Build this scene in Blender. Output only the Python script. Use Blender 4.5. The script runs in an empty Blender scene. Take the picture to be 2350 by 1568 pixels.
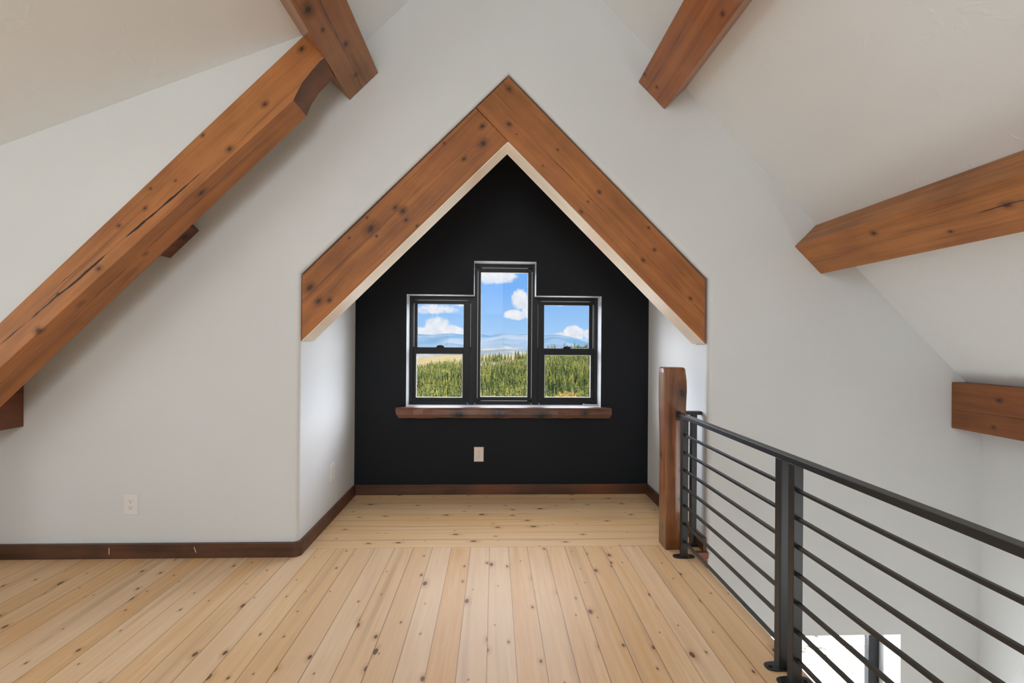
import bpy, bmesh, math, random
from mathutils import Vector, Matrix, noise
random.seed(7)
S = bpy.context.scene
COL = S.collection
PI = math.pi
SQ = math.sqrt(.5)

# ------------------------------------------------------------------ camera
# image 2350 x 1568, focal length 1100 px; room x right, y forward, z up
f = 1100.0
Yc = Vector((1134-1175, 784.5-784, f)).normalized()
Xc = Vector((math.cos(.0075), math.sin(.0075), 0)); Xc = (Xc - Xc.dot(Yc)*Yc).normalized()
Zc = Xc.cross(Yc)
if Zc.y > 0: Zc = -Zc
cam_d = bpy.data.cameras.new('camera'); cam = bpy.data.objects.new('camera', cam_d); COL.objects.link(cam)
cam_d.sensor_fit = 'HORIZONTAL'; cam_d.sensor_width = 36; cam_d.lens = 36*f/2350
cam_d.clip_start = .05; cam_d.clip_end = 20000
right = Vector((Xc.x, Yc.x, Zc.x)); down = Vector((Xc.y, Yc.y, Zc.y)); fwd = Vector((Xc.z, Yc.z, Zc.z))
M = Matrix((right, -down, -fwd)).transposed().to_4x4(); M.translation = Vector((0, 0, 1.35))
cam.matrix_world = M
S.camera = cam
vs = S.view_settings
vs.view_transform = 'Standard'; vs.look = 'None'; vs.gamma = 1; vs.use_curve_mapping = False; vs.exposure = 0.0
S.cycles.use_denoising = True
S.cycles.max_bounces = 9; S.cycles.diffuse_bounces = 6; S.cycles.use_adaptive_sampling = True; S.cycles.adaptive_threshold = .03; S.cycles.transparent_max_bounces = 12
S.cycles.sample_clamp_indirect = 6

# ------------------------------------------------------------------ node helper
class NT:
    def __init__(s, nt): s.nt = nt; s.n = nt.nodes; s.l = nt.links
    def val(s, sock, v):
        if isinstance(v, bpy.types.NodeSocket): s.l.new(v, sock)
        else: sock.default_value = v
    def m(s, op, a, b=0.0, c=None, clamp=False):
        n = s.n.new('ShaderNodeMath'); n.operation = op; n.use_clamp = clamp
        s.val(n.inputs[0], a); s.val(n.inputs[1], b)
        if c is not None: s.val(n.inputs[2], c)
        return n.outputs[0]
    def vm(s, op, a, b=None, out=0):
        n = s.n.new('ShaderNodeVectorMath'); n.operation = op
        s.val(n.inputs[0], a)
        if b is not None: s.val(n.inputs[1], b)
        return n.outputs[out]
    def comb(s, x, y, z):
        n = s.n.new('ShaderNodeCombineXYZ')
        for i, v in enumerate((x, y, z)): s.val(n.inputs[i], v)
        return n.outputs[0]
    def sep(s, v):
        n = s.n.new('ShaderNodeSeparateXYZ'); s.l.new(v, n.inputs[0]); return n.outputs
    def noise(s, vec, scale=1, detail=3, rough=.5, dist=0.0):
        n = s.n.new('ShaderNodeTexNoise'); s.l.new(vec, n.inputs['Vector'])
        n.inputs['Scale'].default_value = scale; n.inputs['Detail'].default_value = detail
        n.inputs['Roughness'].default_value = rough; n.inputs['Distortion'].default_value = dist
        return n.outputs['Fac']
    def mr(s, v, a, b, c=0.0, d=1.0, smooth=False):
        n = s.n.new('ShaderNodeMapRange'); n.clamp = True
        if smooth: n.interpolation_type = 'SMOOTHSTEP'
        for i, q in enumerate((v, a, b, c, d)): s.val(n.inputs[i], q)
        return n.outputs[0]
    def mix(s, fac, a, b, blend='MIX'):
        n = s.n.new('ShaderNodeMix'); n.data_type = 'RGBA'; n.blend_type = blend
        s.val(n.inputs[0], fac)
        for i, q in ((6, a), (7, b)):
            if isinstance(q, tuple): n.inputs[i].default_value = (*q, 1) if len(q) == 3 else q
            else: s.l.new(q, n.inputs[i])
        return n.outputs[2]
    def ramp(s, v, stops):
        n = s.n.new('ShaderNodeValToRGB'); s.l.new(v, n.inputs[0]); e = n.color_ramp.elements
        while len(e) < len(stops): e.new(.5)
        for i, (p, c) in enumerate(stops): e[i].position = p; e[i].color = (*c, 1)
        return n.outputs[0]

def new_mat(name):
    m = bpy.data.materials.new(name); m.use_nodes = True; t = NT(m.node_tree)
    return m, t, t.n['Principled BSDF']
def bump(t, b, h, strength=.3, dist=.002):
    n = t.n.new('ShaderNodeBump'); n.inputs['Strength'].default_value = strength; n.inputs['Distance'].default_value = dist
    t.l.new(h, n.inputs['Height']); t.l.new(n.outputs[0], b.inputs['Normal'])
def simple(name, col, rough=.5, metal=0.0, spec=.5):
    m, t, b = new_mat(name); b.inputs['Base Color'].default_value = (*col, 1)
    b.inputs['Roughness'].default_value = rough; b.inputs['Metallic'].default_value = metal
    b.inputs['Specular IOR Level'].default_value = spec
    return m
def coords(t, kind='Object'): return t.n.new('ShaderNodeTexCoord').outputs[kind]

# ------------------------------------------------------------------ world: sky with clouds
def build_world():
    w = bpy.data.worlds.new('sky'); S.world = w; w.use_nodes = True; t = NT(w.node_tree)
    bg = t.n['Background']
    d = coords(t, 'Generated')
    x, y, z = t.sep(d)[:3]
    hyp = t.m('SQRT', t.m('ADD', t.m('MULTIPLY', x, x), t.m('MULTIPLY', y, y)))
    el = t.m('ARCTAN2', z, hyp)                # elevation, radians
    az = t.m('ARCTAN2', x, y)                  # azimuth from +y towards +x
    sky = t.ramp(t.mr(el, -.02, .35), [(0, (.50, .70, .93)), (.12, (.36, .60, .92)), (.35, (.20, .46, .93)), (1, (.14, .36, .86))])
    p = t.comb(az, el, 0.0)
    dn = t.m('SUBTRACT', t.noise(p, 34, 6, .62), .5)
    dn2 = t.m('SUBTRACT', t.noise(p, 150, 5, .6), .5)
    acc = None
    # real banks of cloud: azimuth, elevation, half width, half height, density
    banks = [(-.118, .022, .030, .034, 1), (-.085, .018, .030, .018, 1), (-.155, .016, .04, .014, .9),
             (-.125, .066, .055, .012, .6), (-.07, .078, .02, .008, .4),
             (.0, .139, .052, .022, 1), (.056, .088, .022, .024, .9), (.042, .056, .027, .012, .95), (.07, .068, .016, .02, .9),
             (.165, .017, .024, .021, 1), (.145, .012, .03, .010, .6), (.195, .016, .012, .012, .8),
             (.128, .081, .035, .007, .8), (.205, .083, .03, .009, .8), (.30, .05, .08, .03, .9), (-.33, .06, .09, .04, .9), (.02, .24, .22, .04, .8)]
    for (a, e, wa, he, den) in banks:
        da = t.m('DIVIDE', t.m('SUBTRACT', az, a), wa); de = t.m('DIVIDE', t.m('SUBTRACT', el, e), he)
        r2 = t.m('ADD', t.m('MULTIPLY', da, da), t.m('MULTIPLY', de, de))
        v = t.m('MULTIPLY', t.m('SUBTRACT', 1.0, r2), den)
        acc = v if acc is None else t.m('MAXIMUM', acc, v)
    acc = t.m('ADD', acc, t.m('ADD', t.m('MULTIPLY', dn, 1.5), t.m('MULTIPLY', dn2, .5)))
    cf = t.mr(acc, .02, .5, 0, .93, True)
    shade = t.noise(t.vm('ADD', p, (3, 1, 0)), 45, 4)
    cloud = t.mix(t.mr(shade, .35, .7), (.74, .78, .86), (.96, .96, .97))
    sky = t.mix(cf, sky, cloud)
    # out-of-view sky, high and to the sides, brightened to light the alcove
    aa = t.m('ABSOLUTE', az)
    up = t.m('MULTIPLY', t.mr(el, .28, .50, 0, 1, True), t.mr(aa, 1.5, 1.8, 1, 0, True))
    side = t.m('MULTIPLY', t.m('MULTIPLY', t.mr(aa, .36, .60, 0, 1, True), t.mr(aa, 1.5, 1.8, 1, 0, True)), t.mr(el, -.02, .06, 0, 1, True))
    k = t.m('MULTIPLY', t.m('MAXIMUM', up, side), t.mr(el, 1.25, 1.5, 1, 0, True))
    k15 = t.m('MULTIPLY', k, t.mr(el, .35, .65, 23.0, 11.0, True))
    n2 = t.mr(t.noise(d, 2.2, 4), .3, .75, .7, 1.0)
    sky = t.mix(t.m('MULTIPLY', k, n2), sky, (1.0, 1.0, 1.0))
    st = t.m('ADD', 1.0, k15)
    t.l.new(sky, bg.inputs[0]); t.l.new(st, bg.inputs[1])
    w.cycles.sampling_method = 'MANUAL'; w.cycles.sample_map_resolution = 1024
build_world()

sun_d = bpy.data.lights.new('sun', 'SUN'); sun = bpy.data.objects.new('sun', sun_d); COL.objects.link(sun)
sun_d.energy = 11; sun_d.angle = .009; sun_d.color = (1, .95, .86)
sun.rotation_euler = Vector((.75, -.45, .85)).to_track_quat('Z', 'Y').to_euler()

def area(name, loc, aim, sx, sy, power, col=(1, 1, 1), portal=False):
    l = bpy.data.lights.new(name, 'AREA'); l.shape = 'RECTANGLE'; l.size = sx; l.size_y = sy; l.energy = power; l.color = col
    if portal: l.cycles.is_portal = True
    o = bpy.data.objects.new(name, l); COL.objects.link(o); o.location = loc
    o.rotation_euler = (-Vector(aim)).to_track_quat('Z', 'Y').to_euler()
    return o
WARM = (.94, .98, 1)
area('daylight_dormer_window', (-4.16, .2, 1.08), (1, 0, .45), 2.0, .95, 27, WARM)
area('daylight_rear_window_upper', (-.45, -2.56, 2.55), (0, 1, -.04), 1.3, 1.1, 55, WARM)
area('daylight_rear_window_lower', (-.45, -2.56, 1.35), (0, 1, .35), 1.3, 1.2, 20, WARM)
area('stairwell_fill_light', (3.16, -.9, -.6), (-1, .3, .2), 1.2, 1.2, 26, WARM)  # added lamp brightening the stairwell; this wall has no window
area('daylight_lower_window', (2.0, 3.10, -1.25), (0, -1, .25), 1.2, 1.2, 24, (.97, .98, 1))
area('alcove_sky_portal_left', (-.50, 4.47, 1.27), (0, -1, 0), .56, .98, 1, portal=True)
area('alcove_sky_portal_centre', (.093, 4.47, 1.42), (0, -1, 0), .54, 1.28, 1, portal=True)
area('alcove_sky_portal_right', (.68, 4.47, 1.27), (0, -1, 0), .56, .98, 1, portal=True)

# ------------------------------------------------------------------ materials
def plaster(name, col, amp=.35):
    m, t, b = new_mat(name)
    c = coords(t)
    n1 = t.noise(c, 1.1, 3); n2 = t.noise(c, 26, 4, .6); n3 = t.noise(c, 5.5, 3, .6, 1.5)
    b.inputs['Base Color'].default_value = (*col, 1)
    colr = t.mix(t.mr(n1, .3, .7, 0, 1), tuple(v*.97 for v in col), tuple(min(1, v*1.02) for v in col))
    t.l.new(colr, b.inputs['Base Color'])
    b.inputs['Roughness'].default_value = .62; b.inputs['Specular IOR Level'].default_value = .3
    h = t.m('ADD', t.m('MULTIPLY', n2, .5), t.m('MULTIPLY', t.mr(n3, .60, .68), 1.0))
    bump(t, b, h, amp, .0016)
    return m
WALL = plaster('warm_white_plaster', (.675, .694, .688))
CEIL = plaster('warm_white_ceiling_plaster', (.80, .835, .84), .55)

m, t, b = new_mat('charcoal_black_paint')
c = coords(t)
t.l.new(t.mix(t.noise(c, 1.6, 3), (.0045, .0065, .0092), (.0065, .0086, .0116)), b.inputs['Base Color'])
b.inputs['Roughness'].default_value = .6; b.inputs['Specular IOR Level'].default_value = .25
bump(t, b, t.noise(c, 40, 3), .15, .001)
BLACKWALL = m

def timber(name, knots=(), cracks=(), dark=(.17, .056, .011), light=(.42, .150, .032), seed=0.0, rough=.5, coat=.0, axis=0, fine=1.0):
    """stained pine: grain along local axis, knots (x,y,z,r), cracks (x0,x1,face axis value pairs)"""
    m, t, b = new_mat(name)
    P = coords(t)
    x, y, z = t.sep(P)[:3]
    ax = [x, y, z]
    u = ax[axis]; o1, o2 = [ax[i] for i in range(3) if i != axis]
    D = None
    for (kx, ky, kz, r) in knots:
        kd = t.vm('SUBTRACT', P, (kx, ky, kz))
        sc = [1/r, 1/r, 1/r]; sc[axis] = 1/(r*1.35)
        kl = t.vm('LENGTH', t.vm('MULTIPLY', kd, tuple(sc)), out=1)
        D = kl if D is None else t.m('MINIMUM', D, kl)
    wob = t.noise(P, 9, 2)
    if D is None: swirl = 0.0
    else:
        D = t.m('ADD', D, t.m('MULTIPLY', t.m('SUBTRACT', t.noise(P, 45, 3), .5), .9))
        swirl = t.m('DIVIDE', .02, t.m('ADD', t.m('MULTIPLY', D, D), .6))
    g = t.comb(t.m('ADD', t.m('MULTIPLY', u, 1.1), seed), t.m('ADD', t.m('MULTIPLY', o1, 20*fine), t.m('MULTIPLY', swirl, 30)), t.m('ADD', t.m('MULTIPLY', o2, 20*fine), t.m('MULTIPLY', swirl, 30)))
    n1 = t.noise(g, 1.0, 4, .6, .7)
    g2 = t.comb(t.m('MULTIPLY', u, 6.0), t.m('MULTIPLY', o1, 190*fine), t.m('MULTIPLY', o2, 190*fine))
    n2 = t.noise(g2, 1.0, 3, .6)
    n3 = t.noise(t.vm('ADD', P, (seed*3, seed, 1)), 2.6, 3, .55)
    fac = t.m('ADD', t.m('ADD', t.m('MULTIPLY', n1, .55), t.m('MULTIPLY', n2, .22)), t.m('MULTIPLY', n3, .45))
    col = t.mix(t.mr(fac, .42, .74), dark, light)
    st_ = t.noise(t.comb(t.m('MULTIPLY', u, .9), t.m('MULTIPLY', o1, 45*fine), t.m('ADD', t.m('MULTIPLY', o2, 45*fine), seed)), 1, 2)
    col = t.mix(t.mr(st_, .60, .74, 0, .55), col, tuple(v*.62 for v in dark))
    rd = t.noise(t.vm('ADD', P, (seed, 7, seed)), 1.7, 2)
    col = t.mix(t.mr(rd, .5, .75, 0, .35), col, (.36, .105, .030))
    if D is not None:
        halo = t.mr(D, 1.0, 2.7, .50, 0.0, True)
        col = t.mix(halo, col, tuple(v*.60 for v in dark))
        core = t.mr(D, .8, 1.08, 1.0, 0.0, True)
        col = t.mix(core, col, tuple(v*.30 for v in dark))
        ring = t.m('MULTIPLY', t.mr(D, .55, .75, 0, 1, True), t.mr(D, .75, .95, 1, 0, True))
        col = t.mix(t.m('MULTIPLY', ring, .35), col, light)
    hgt = t.m('MULTIPLY', n2, .25)
    for (ia, ib, a0, a1, v0, v1, wd, fa, lo, hi) in cracks:
        # long check: coordinate ib follows v0..v1 from a0..a1 along axis ia; only where coordinate fa lies in lo..hi
        A = ax[ia]; B = ax[ib]; F = ax[fa]
        cx = t.mr(A, a0, a1, v0, v1)
        wv = t.m('MULTIPLY', t.m('SUBTRACT', t.noise(t.comb(A, seed+v0*9, 3.0), 3.2, 4, .6), .5), .028)
        dd = t.m('ABSOLUTE', t.m('SUBTRACT', B, t.m('ADD', cx, wv)))
        wn = t.m('MULTIPLY', t.mr(t.noise(t.comb(A, seed, 9.0), 6, 2), .38, .62, .12, 1), wd)
        ends = t.m('MULTIPLY', t.mr(A, a0, a0+.25, 0, 1), t.mr(A, a1-.25, a1, 1, 0))
        mask = t.m('LESS_THAN', dd, t.m('MULTIPLY', wn, ends))
        mask = t.m('MULTIPLY', mask, t.m('MULTIPLY', t.m('GREATER_THAN', F, lo), t.m('LESS_THAN', F, hi)))
        col = t.mix(mask, col, (.02, .007, .003))
        hgt = t.m('SUBTRACT', hgt, mask)
    t.l.new(col, b.inputs['Base Color'])
    b.inputs['Roughness'].default_value = rough
    t.l.new(t.mr(n2, .3, .7, rough-.06, rough+.1), b.inputs['Roughness'])
    if coat: b.inputs['Coat Weight'].default_value = coat; b.inputs['Coat Roughness'].default_value = .12
    bump(t, b, hgt, .45, .0015)
    return m

def pale_grain(name, seed=0.0):
    m, t, b = new_mat(name)
    P = coords(t); x, y, z = t.sep(P)[:3]
    g = t.comb(t.m('ADD', t.m('MULTIPLY', x, 1.4), seed), t.m('MULTIPLY', y, 26), t.m('MULTIPLY', z, 26))
    n1 = t.noise(g, 1, 4, .6, .8); n2 = t.noise(t.comb(t.m('ADD', x, seed), 0.0, 0.0), 1.6, 3)
    col = t.mix(t.mr(n1, .35, .7), (.88, .74, .56), (.92, .84, .72))
    col = t.mix(t.mr(n2, .52, .75, 0, .75), col, (.74, .44, .24))
    t.l.new(col, b.inputs['Base Color']); b.inputs['Roughness'].default_value = .38
    return m

def planks(name, along='y', width=.1237, phase=-.0201, seed=0.0, a0=(.655, .36, .142), a1=(.775, .545, .315)):
    m, t, b = new_mat(name)
    P = coords(t); x, y, z = t.sep(P)[:3]
    a, l = (x, y) if along == 'y' else (y, x)
    q = t.m('DIVIDE', t.m('SUBTRACT', a, phase), width)
    idx = t.m('FLOOR', q); fr = t.m('SUBTRACT', q, idx)
    wn = t.n.new('ShaderNodeTexWhiteNoise'); wn.noise_dimensions = '2D'; t.l.new(t.comb(idx, seed+3.3, 0.0), wn.inputs['Vector'])
    rnd = wn.outputs['Value']
    wn2 = t.n.new('ShaderNodeTexWhiteNoise'); wn2.noise_dimensions = '2D'; t.l.new(t.comb(idx, seed+11.7, 0.0), wn2.inputs['Vector'])
    rnd2 = wn2.outputs['Value']
    off = t.m('MULTIPLY', rnd, 17.0)
    vec = t.comb(t.m('ADD', t.m('MULTIPLY', a, 8.0), t.m('MULTIPLY', idx, 5.0)), t.m('ADD', t.m('MULTIPLY', l, 4.2), off), 0.0)
    vo = t.n.new('ShaderNodeTexVoronoi'); vo.voronoi_dimensions = '2D'; vo.inputs['Scale'].default_value = 1.0
    t.l.new(vec, vo.inputs['Vector'])
    vr = t.sep(vo.outputs['Color'])
    rad = t.m('MULTIPLY', t.mr(t.m('POWER', vr[0], 2.5), 0, 1.0, .022, .105), t.m('GREATER_THAN', vr[1], .30))
    kd = t.m('DIVIDE', t.m('ADD', vo.outputs['Distance'], t.m('MULTIPLY', t.m('SUBTRACT', t.noise(P, 90, 2), .5), .03)), t.m('ADD', rad, .0001))
    sw = t.m('DIVIDE', .35, t.m('ADD', t.m('MULTIPLY', kd, kd), 1.0))
    g = t.comb(t.m('ADD', t.m('MULTIPLY', a, 30), t.m('MULTIPLY', sw, 3)), t.m('ADD', t.m('MULTIPLY', l, 1.3), off), idx)
    n1 = t.noise(g, 1, 4, .6, .9)
    g2 = t.comb(t.m('MULTIPLY', a, 260), t.m('ADD', t.m('MULTIPLY', l, 5), off), idx)
    n2 = t.noise(g2, 1, 2)
    n3 = t.noise(t.comb(t.m('MULTIPLY', a, 3), t.m('ADD', t.m('MULTIPLY', l, .9), off), idx), 1, 2)
    fac = t.m('ADD', t.m('MULTIPLY', n1, .6), t.m('ADD', t.m('MULTIPLY', n2, .15), t.m('MULTIPLY', n3, .3)))
    col = t.mix(t.mr(fac, .38, .66), a0, a1)
    col = t.mix(t.mr(rnd, 0, 1, 0, .42), col, (.76, .63, .48))
    col = t.mix(t.mr(rnd2, .4, 1, 0, .34), col, (.62, .36, .155))
    streak = t.noise(t.comb(t.m('MULTIPLY', a, 16), t.m('ADD', t.m('MULTIPLY', l, .55), off), t.m('ADD', idx, 40.0)), 1, 3)
    col = t.mix(t.mr(streak, .56, .72, 0, .60), col, (.44, .30, .19))
    halo = t.m('MULTIPLY', t.mr(kd, 1.0, 3.2, .42, 0, True), t.m('GREATER_THAN', rad, .001))
    col = t.mix(halo, col, (.46, .24, .11))
    core = t.m('MULTIPLY', t.mr(kd, .75, 1.05, .92, 0, True), t.m('GREATER_THAN', rad, .001))
    col = t.mix(core, col, (.12, .055, .028))
    edge = t.m('MULTIPLY', t.m('MINIMUM', fr, t.m('SUBTRACT', 1.0, fr)), width)
    gw = t.mr(rnd2, 0, 1, .0006, .0017)
    seam = t.m('LESS_THAN', edge, gw)
    col = t.mix(t.m('MULTIPLY', seam, .88), col, (.10, .045, .02))
    soft = t.mr(edge, 0.0, .006, .25, 0)
    col = t.mix(soft, col, (.40, .24, .13))
    t.l.new(col, b.inputs['Base Color'])
    t.l.new(t.mr(n1, .3, .7, .44, .56), b.inputs['Roughness']); b.inputs['Specular IOR Level'].default_value = .3
    bump(t, b, t.m('SUBTRACT', t.m('MULTIPLY', n2, .15), seam), .4, .001)
    return m

m, t, b = new_mat('black_powder_coated_steel')
c = coords(t)
t.l.new(t.mix(t.noise(c, 300, 2), (.009, .009, .0085), (.020, .020, .019)), b.inputs['Base Color'])
b.inputs['Roughness'].default_value = .36; b.inputs['Specular IOR Level'].default_value = .55
bump(t, b, t.noise(c, 500, 2), .12, .0006)
STEEL = m
FRAME = simple('black_window_frame', (.006, .0065, .008), .42, 0, .3)
GLINT_BEAD = simple('light_grey_glint_and_bead', (.62, .62, .62), .4)  # light grey for glazing beads and for glints modelled as strips
REVEAL = simple('light_grey_reveal', (.40, .40, .41), .3)  # even light grey, shared with the stick on the sill
PLATE = simple('ivory_outlet_plastic', (.80, .70, .62), .35)
PLATEW = simple('white_outlet_plastic', (.76, .745, .72), .35)
SLOT = simple('dark_slot', (.03, .025, .02), .6)
SPECK = simple('bright_scratch', (.60, .52, .40), .6)
SCREWM = simple('brass_screw', (.8, .55, .3), .3, 1.0)
m, t, b = new_mat('window_glass')
t.n.remove(b); mo = t.n['Material Output']
tr = t.n.new('ShaderNodeBsdfTransparent'); gl = t.n.new('ShaderNodeBsdfGlossy'); gl.inputs['Roughness'].default_value = .0
mx = t.n.new('ShaderNodeMixShader'); lw = t.n.new('ShaderNodeLayerWeight'); lw.inputs['Blend'].default_value = .15
t.l.new(t.mr(lw.outputs['Fresnel'], 0, 1, .001, .25), mx.inputs[0]); t.l.new(tr.outputs[0], mx.inputs[1]); t.l.new(gl.outputs[0], mx.inputs[2])
t.l.new(mx.outputs[0], mo.inputs[0])
GLASS = m
DARK_D = (.030, .011, .006); DARK_L = (.115, .048, .022)

# ------------------------------------------------------------------ mesh helpers
def mesh_obj(name, verts, faces, mat, parent=None, loc=(0, 0, 0), rot=None, smooth=False, bevel=0.0):
    me = bpy.data.meshes.new(name); me.from_pydata([tuple(v) for v in verts], [], faces); me.update()
    bm = bmesh.new(); bm.from_mesh(me); bmesh.ops.recalc_face_normals(bm, faces=bm.faces); bm.to_mesh(me); bm.free()
    o = bpy.data.objects.new(name, me); COL.objects.link(o)
    if mat:
        for q in (mat if isinstance(mat, list) else [mat]): me.materials.append(q)
    if smooth:
        for p in me.polygons: p.use_smooth = True
    o.location = loc
    if rot: o.rotation_euler = rot
    if parent: o.parent = parent
    if bevel:
        md = o.modifiers.new('bevel', 'BEVEL'); md.width = bevel; md.segments = 2; md.limit_method = 'ANGLE'; md.angle_limit = .6
    return o
def tag(o, label=None, cat=None, group=None, kind=None):
    if label: o['label'] = label
    if cat: o['category'] = cat
    if group: o['group'] = group
    if kind: o['kind'] = kind
    return o
def thing(name, loc, label, cat, group=None):
    o = bpy.data.objects.new(name, None); COL.objects.link(o); o.location = loc; o.empty_display_size = .1
    return tag(o, label, cat, group)
BF = [(0, 1, 2, 3), (4, 7, 6, 5), (0, 4, 5, 1), (1, 5, 6, 2), (2, 6, 7, 3), (3, 7, 4, 0)]
class MB:
    def __init__(s): s.v = []; s.f = []
    def box(s, a, b):
        k = len(s.v); (x0, y0, z0), (x1, y1, z1) = a, b
        s.v += [(x0, y0, z0), (x1, y0, z0), (x1, y1, z0), (x0, y1, z0), (x0, y0, z1), (x1, y0, z1), (x1, y1, z1), (x0, y1, z1)]
        s.f += [tuple(k+i for i in q) for q in BF]; return s
    def prism_y(s, poly, y0, y1, poly2=None):
        k = len(s.v); n = len(poly); poly2 = poly2 or poly
        s.v += [(x, y0, z) for x, z in poly] + [(x, y1, z) for x, z in poly2]
        s.f += [tuple(k+i for i in range(n)), tuple(k+n+i for i in reversed(range(n)))]
        s.f += [(k+i, k+(i+1) % n, k+n+(i+1) % n, k+n+i) for i in range(n)]; return s
    def cyl(s, c, r, h, n=20, axis=2, r2=None):
        k = len(s.v); r2 = r if r2 is None else r2
        for rr, hh in ((r, 0), (r2, h)):
            for i in range(n):
                a = 2*PI*i/n; p = [rr*math.cos(a), rr*math.sin(a)]; p.insert(axis, hh)
                s.v.append((c[0]+p[0], c[1]+p[1], c[2]+p[2]))
        s.f += [tuple(k+i for i in range(n)), tuple(k+n+i for i in reversed(range(n)))]
        s.f += [(k+i, k+(i+1) % n, k+n+(i+1) % n, k+n+i) for i in range(n)]; return s
    def quad(s, *p):
        k = len(s.v); s.v += list(p); s.f.append(tuple(range(k, k+len(p)))); return s
    def build(s, name, mat, parent=None, bevel=0.0, loc=(0, 0, 0), rot=None, smooth=False):
        return mesh_obj(name, s.v, s.f, mat, parent, loc, rot, smooth, bevel)

# ------------------------------------------------------------------ the room
D, A = 3.051, 4.254           # plane of the gable wall, plane of the black alcove wall
XC, RZ = .0815, 4.137         # ridge
XL, XR = -1.218, 1.385        # alcove sides
XK, XW = -3.06, 3.22          # left knee wall, stair wall
ZL = -2.7                     # lower floor
YR = -2.6                     # rear wall
XD = -4.2                     # dormer window wall

def wall_with_holes(name, outer, holes, y, mat, flip=False):
    bm = bmesh.new()
    for loop in [outer]+holes:
        vs = [bm.verts.new((x, y, z)) for x, z in loop]
        for i in range(len(vs)): bm.edges.new((vs[i], vs[(i+1) % len(vs)]))
    bmesh.ops.triangle_fill(bm, use_beauty=True, use_dissolve=False, edges=bm.edges[:])
    me = bpy.data.meshes.new(name); bm.to_mesh(me); bm.free(); me.materials.append(mat)
    o = bpy.data.objects.new(name, me); COL.objects.link(o); return o

# gable wall with the pointed alcove opening, edges rounded off
r = .028
def inner(o):   # the opening path enlarged by o (mitred)
    k = o*math.tan(PI/8)
    return [(XL-o, 0), (XL-o, 1.768+k), (XC-.0015, 3.064+o/SQ), (XR+o, 1.768+k), (XR+o, 0)]
o_path = inner(r)
gable = [(XK, -.02)]+[(XL-r, -.02)]+o_path[1:4]+[(XR+r, -.02), (1.392, -.02), (1.392, -.13), (1.285, -.13), (1.285, ZL), (XW, ZL), (XW, .9985), (XC, RZ), (XK, RZ+XK-XC)]
SW = [(1.62, -1.95), (2.682, -1.95), (2.682, -.553), (1.62, -.553)]
tag(wall_with_holes('wall_gable', gable, [SW], D, WALL), kind='structure')
mb = MB()
N = 6; loops = []
for i in range(N+1):
    th = PI/2*i/N; loops.append([(x, D+r*(1-math.cos(th)), z) for x, z in inner(r*(1-math.sin(th)))])
loops.append([(x, A, z) for x, z in inner(0)])
for L in loops: mb.v += L
for i in range(len(loops)-1):
    for j in range(4): mb.f.append((i*5+j, i*5+j+1, (i+1)*5+j+1, (i+1)*5+j))
for L_ in range(len(loops)):
    for j in (0, 4): x, y, z = mb.v[L_*5+j]; mb.v[L_*5+j] = (x, y, -.15)
al = mb.build('wall_alcove', WALL); tag(al, kind='structure')
for p in al.data.polygons: p.use_smooth = p.center.y < D+r*1.01 and abs(p.normal.y) > .02

# black back wall of the alcove with the stepped window opening
WO = [(-.772, .772), (-.772, 1.763), (-.182, 1.763), (-.182, 2.064), (.370, 2.064), (.370, 1.763), (.957, 1.763), (.957, .772)]
back = [(XL, -.02), (XL, 1.768), (XC-.0015, 3.064), (XR, 1.768), (XR, -.02)]
tag(wall_with_holes('wall_alcove_back', back, [WO], A, BLACKWALL), kind='structure')
YF = A+.16
mb = MB()
for i in range(8):
    (x0, z0), (x1, z1) = WO[i], WO[(i+1) % 8]
    mb.quad((x0, A, z0), (x1, A, z1), (x1, YF+.09, z1), (x0, YF+.09, z0))
tag(mb.build('trim_1', REVEAL), kind='structure')

# main sloped ceilings
mb = MB(); mb.quad((XC, YR, RZ), (XW+.04, YR, .9585), (XW+.04, D+.03, .9585), (XC, D+.03, RZ)); tag(mb.build('ceiling_right', CEIL), kind='structure')
XB = -1.045; ZB = RZ+XB-XC   # where the main left slope breaks into the low dormer ceiling
mb = MB(); mb.quad((XC, YR, RZ), (XC, 2.6, RZ), (XB, 2.6, ZB), (XB, YR, ZB))
mb.quad((XC, 2.6, RZ), (XC, D+.03, RZ), (XK, D+.03, RZ+XK-XC), (XK, 2.62, RZ+XK-XC), (XB, 2.62, ZB), (XB, 2.6, ZB)); tag(mb.build('ceiling_left', CEIL), kind='structure')
def zd(x): return 2.990+.404*(x+1.045)
mb = MB(); mb.quad((XB, YR, zd(XB)), (XB, 2.62, zd(XB)), (XD, 2.62, zd(XD)), (XD, YR, zd(XD))); tag(mb.build('ceiling_dormer', CEIL), kind='structure')
mb = MB(); mb.quad((XB, 2.618, ZB), (XB+.05, 2.618, ZB-.05), (XK, 2.618, RZ+XK-XC-.14), (XK, 2.618, 0), (XD, 2.618, 0), (XD, 2.618, zd(XD)+.01), (XB, 2.618, zd(XB)+.01))
tag(mb.build('wall_cheek', WALL), kind='structure')
mb = MB(); mb.quad((XK, 2.618, 0), (XK, D, 0), (XK, D, 1.0), (XK, 2.618, 1.0)); tag(mb.build('wall_knee_left', WALL), kind='structure')
mb = MB(); mb.quad((XW, YR, ZL), (XW, D, ZL), (XW, D, 1.0), (XW, YR, 1.0)); tag(mb.build('wall_right', WALL), kind='structure')
mb = MB(); OV = YR-1.8  # unseen roof piece added to keep the sun out of the rear window
mb.quad((XC, OV, RZ+.02), (XW+.4, OV, .6385), (XW+.4, YR-.02, .6385), (XC, YR-.02, RZ+.02)); mb.quad((XC, OV, RZ+.02), (XC, YR-.02, RZ+.02), (XD-.3, YR-.02, zd(XD)-.1), (XD-.3, OV, zd(XD)-.1))
tag(mb.build('added_sun_shade', CEIL), kind='structure')
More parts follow.
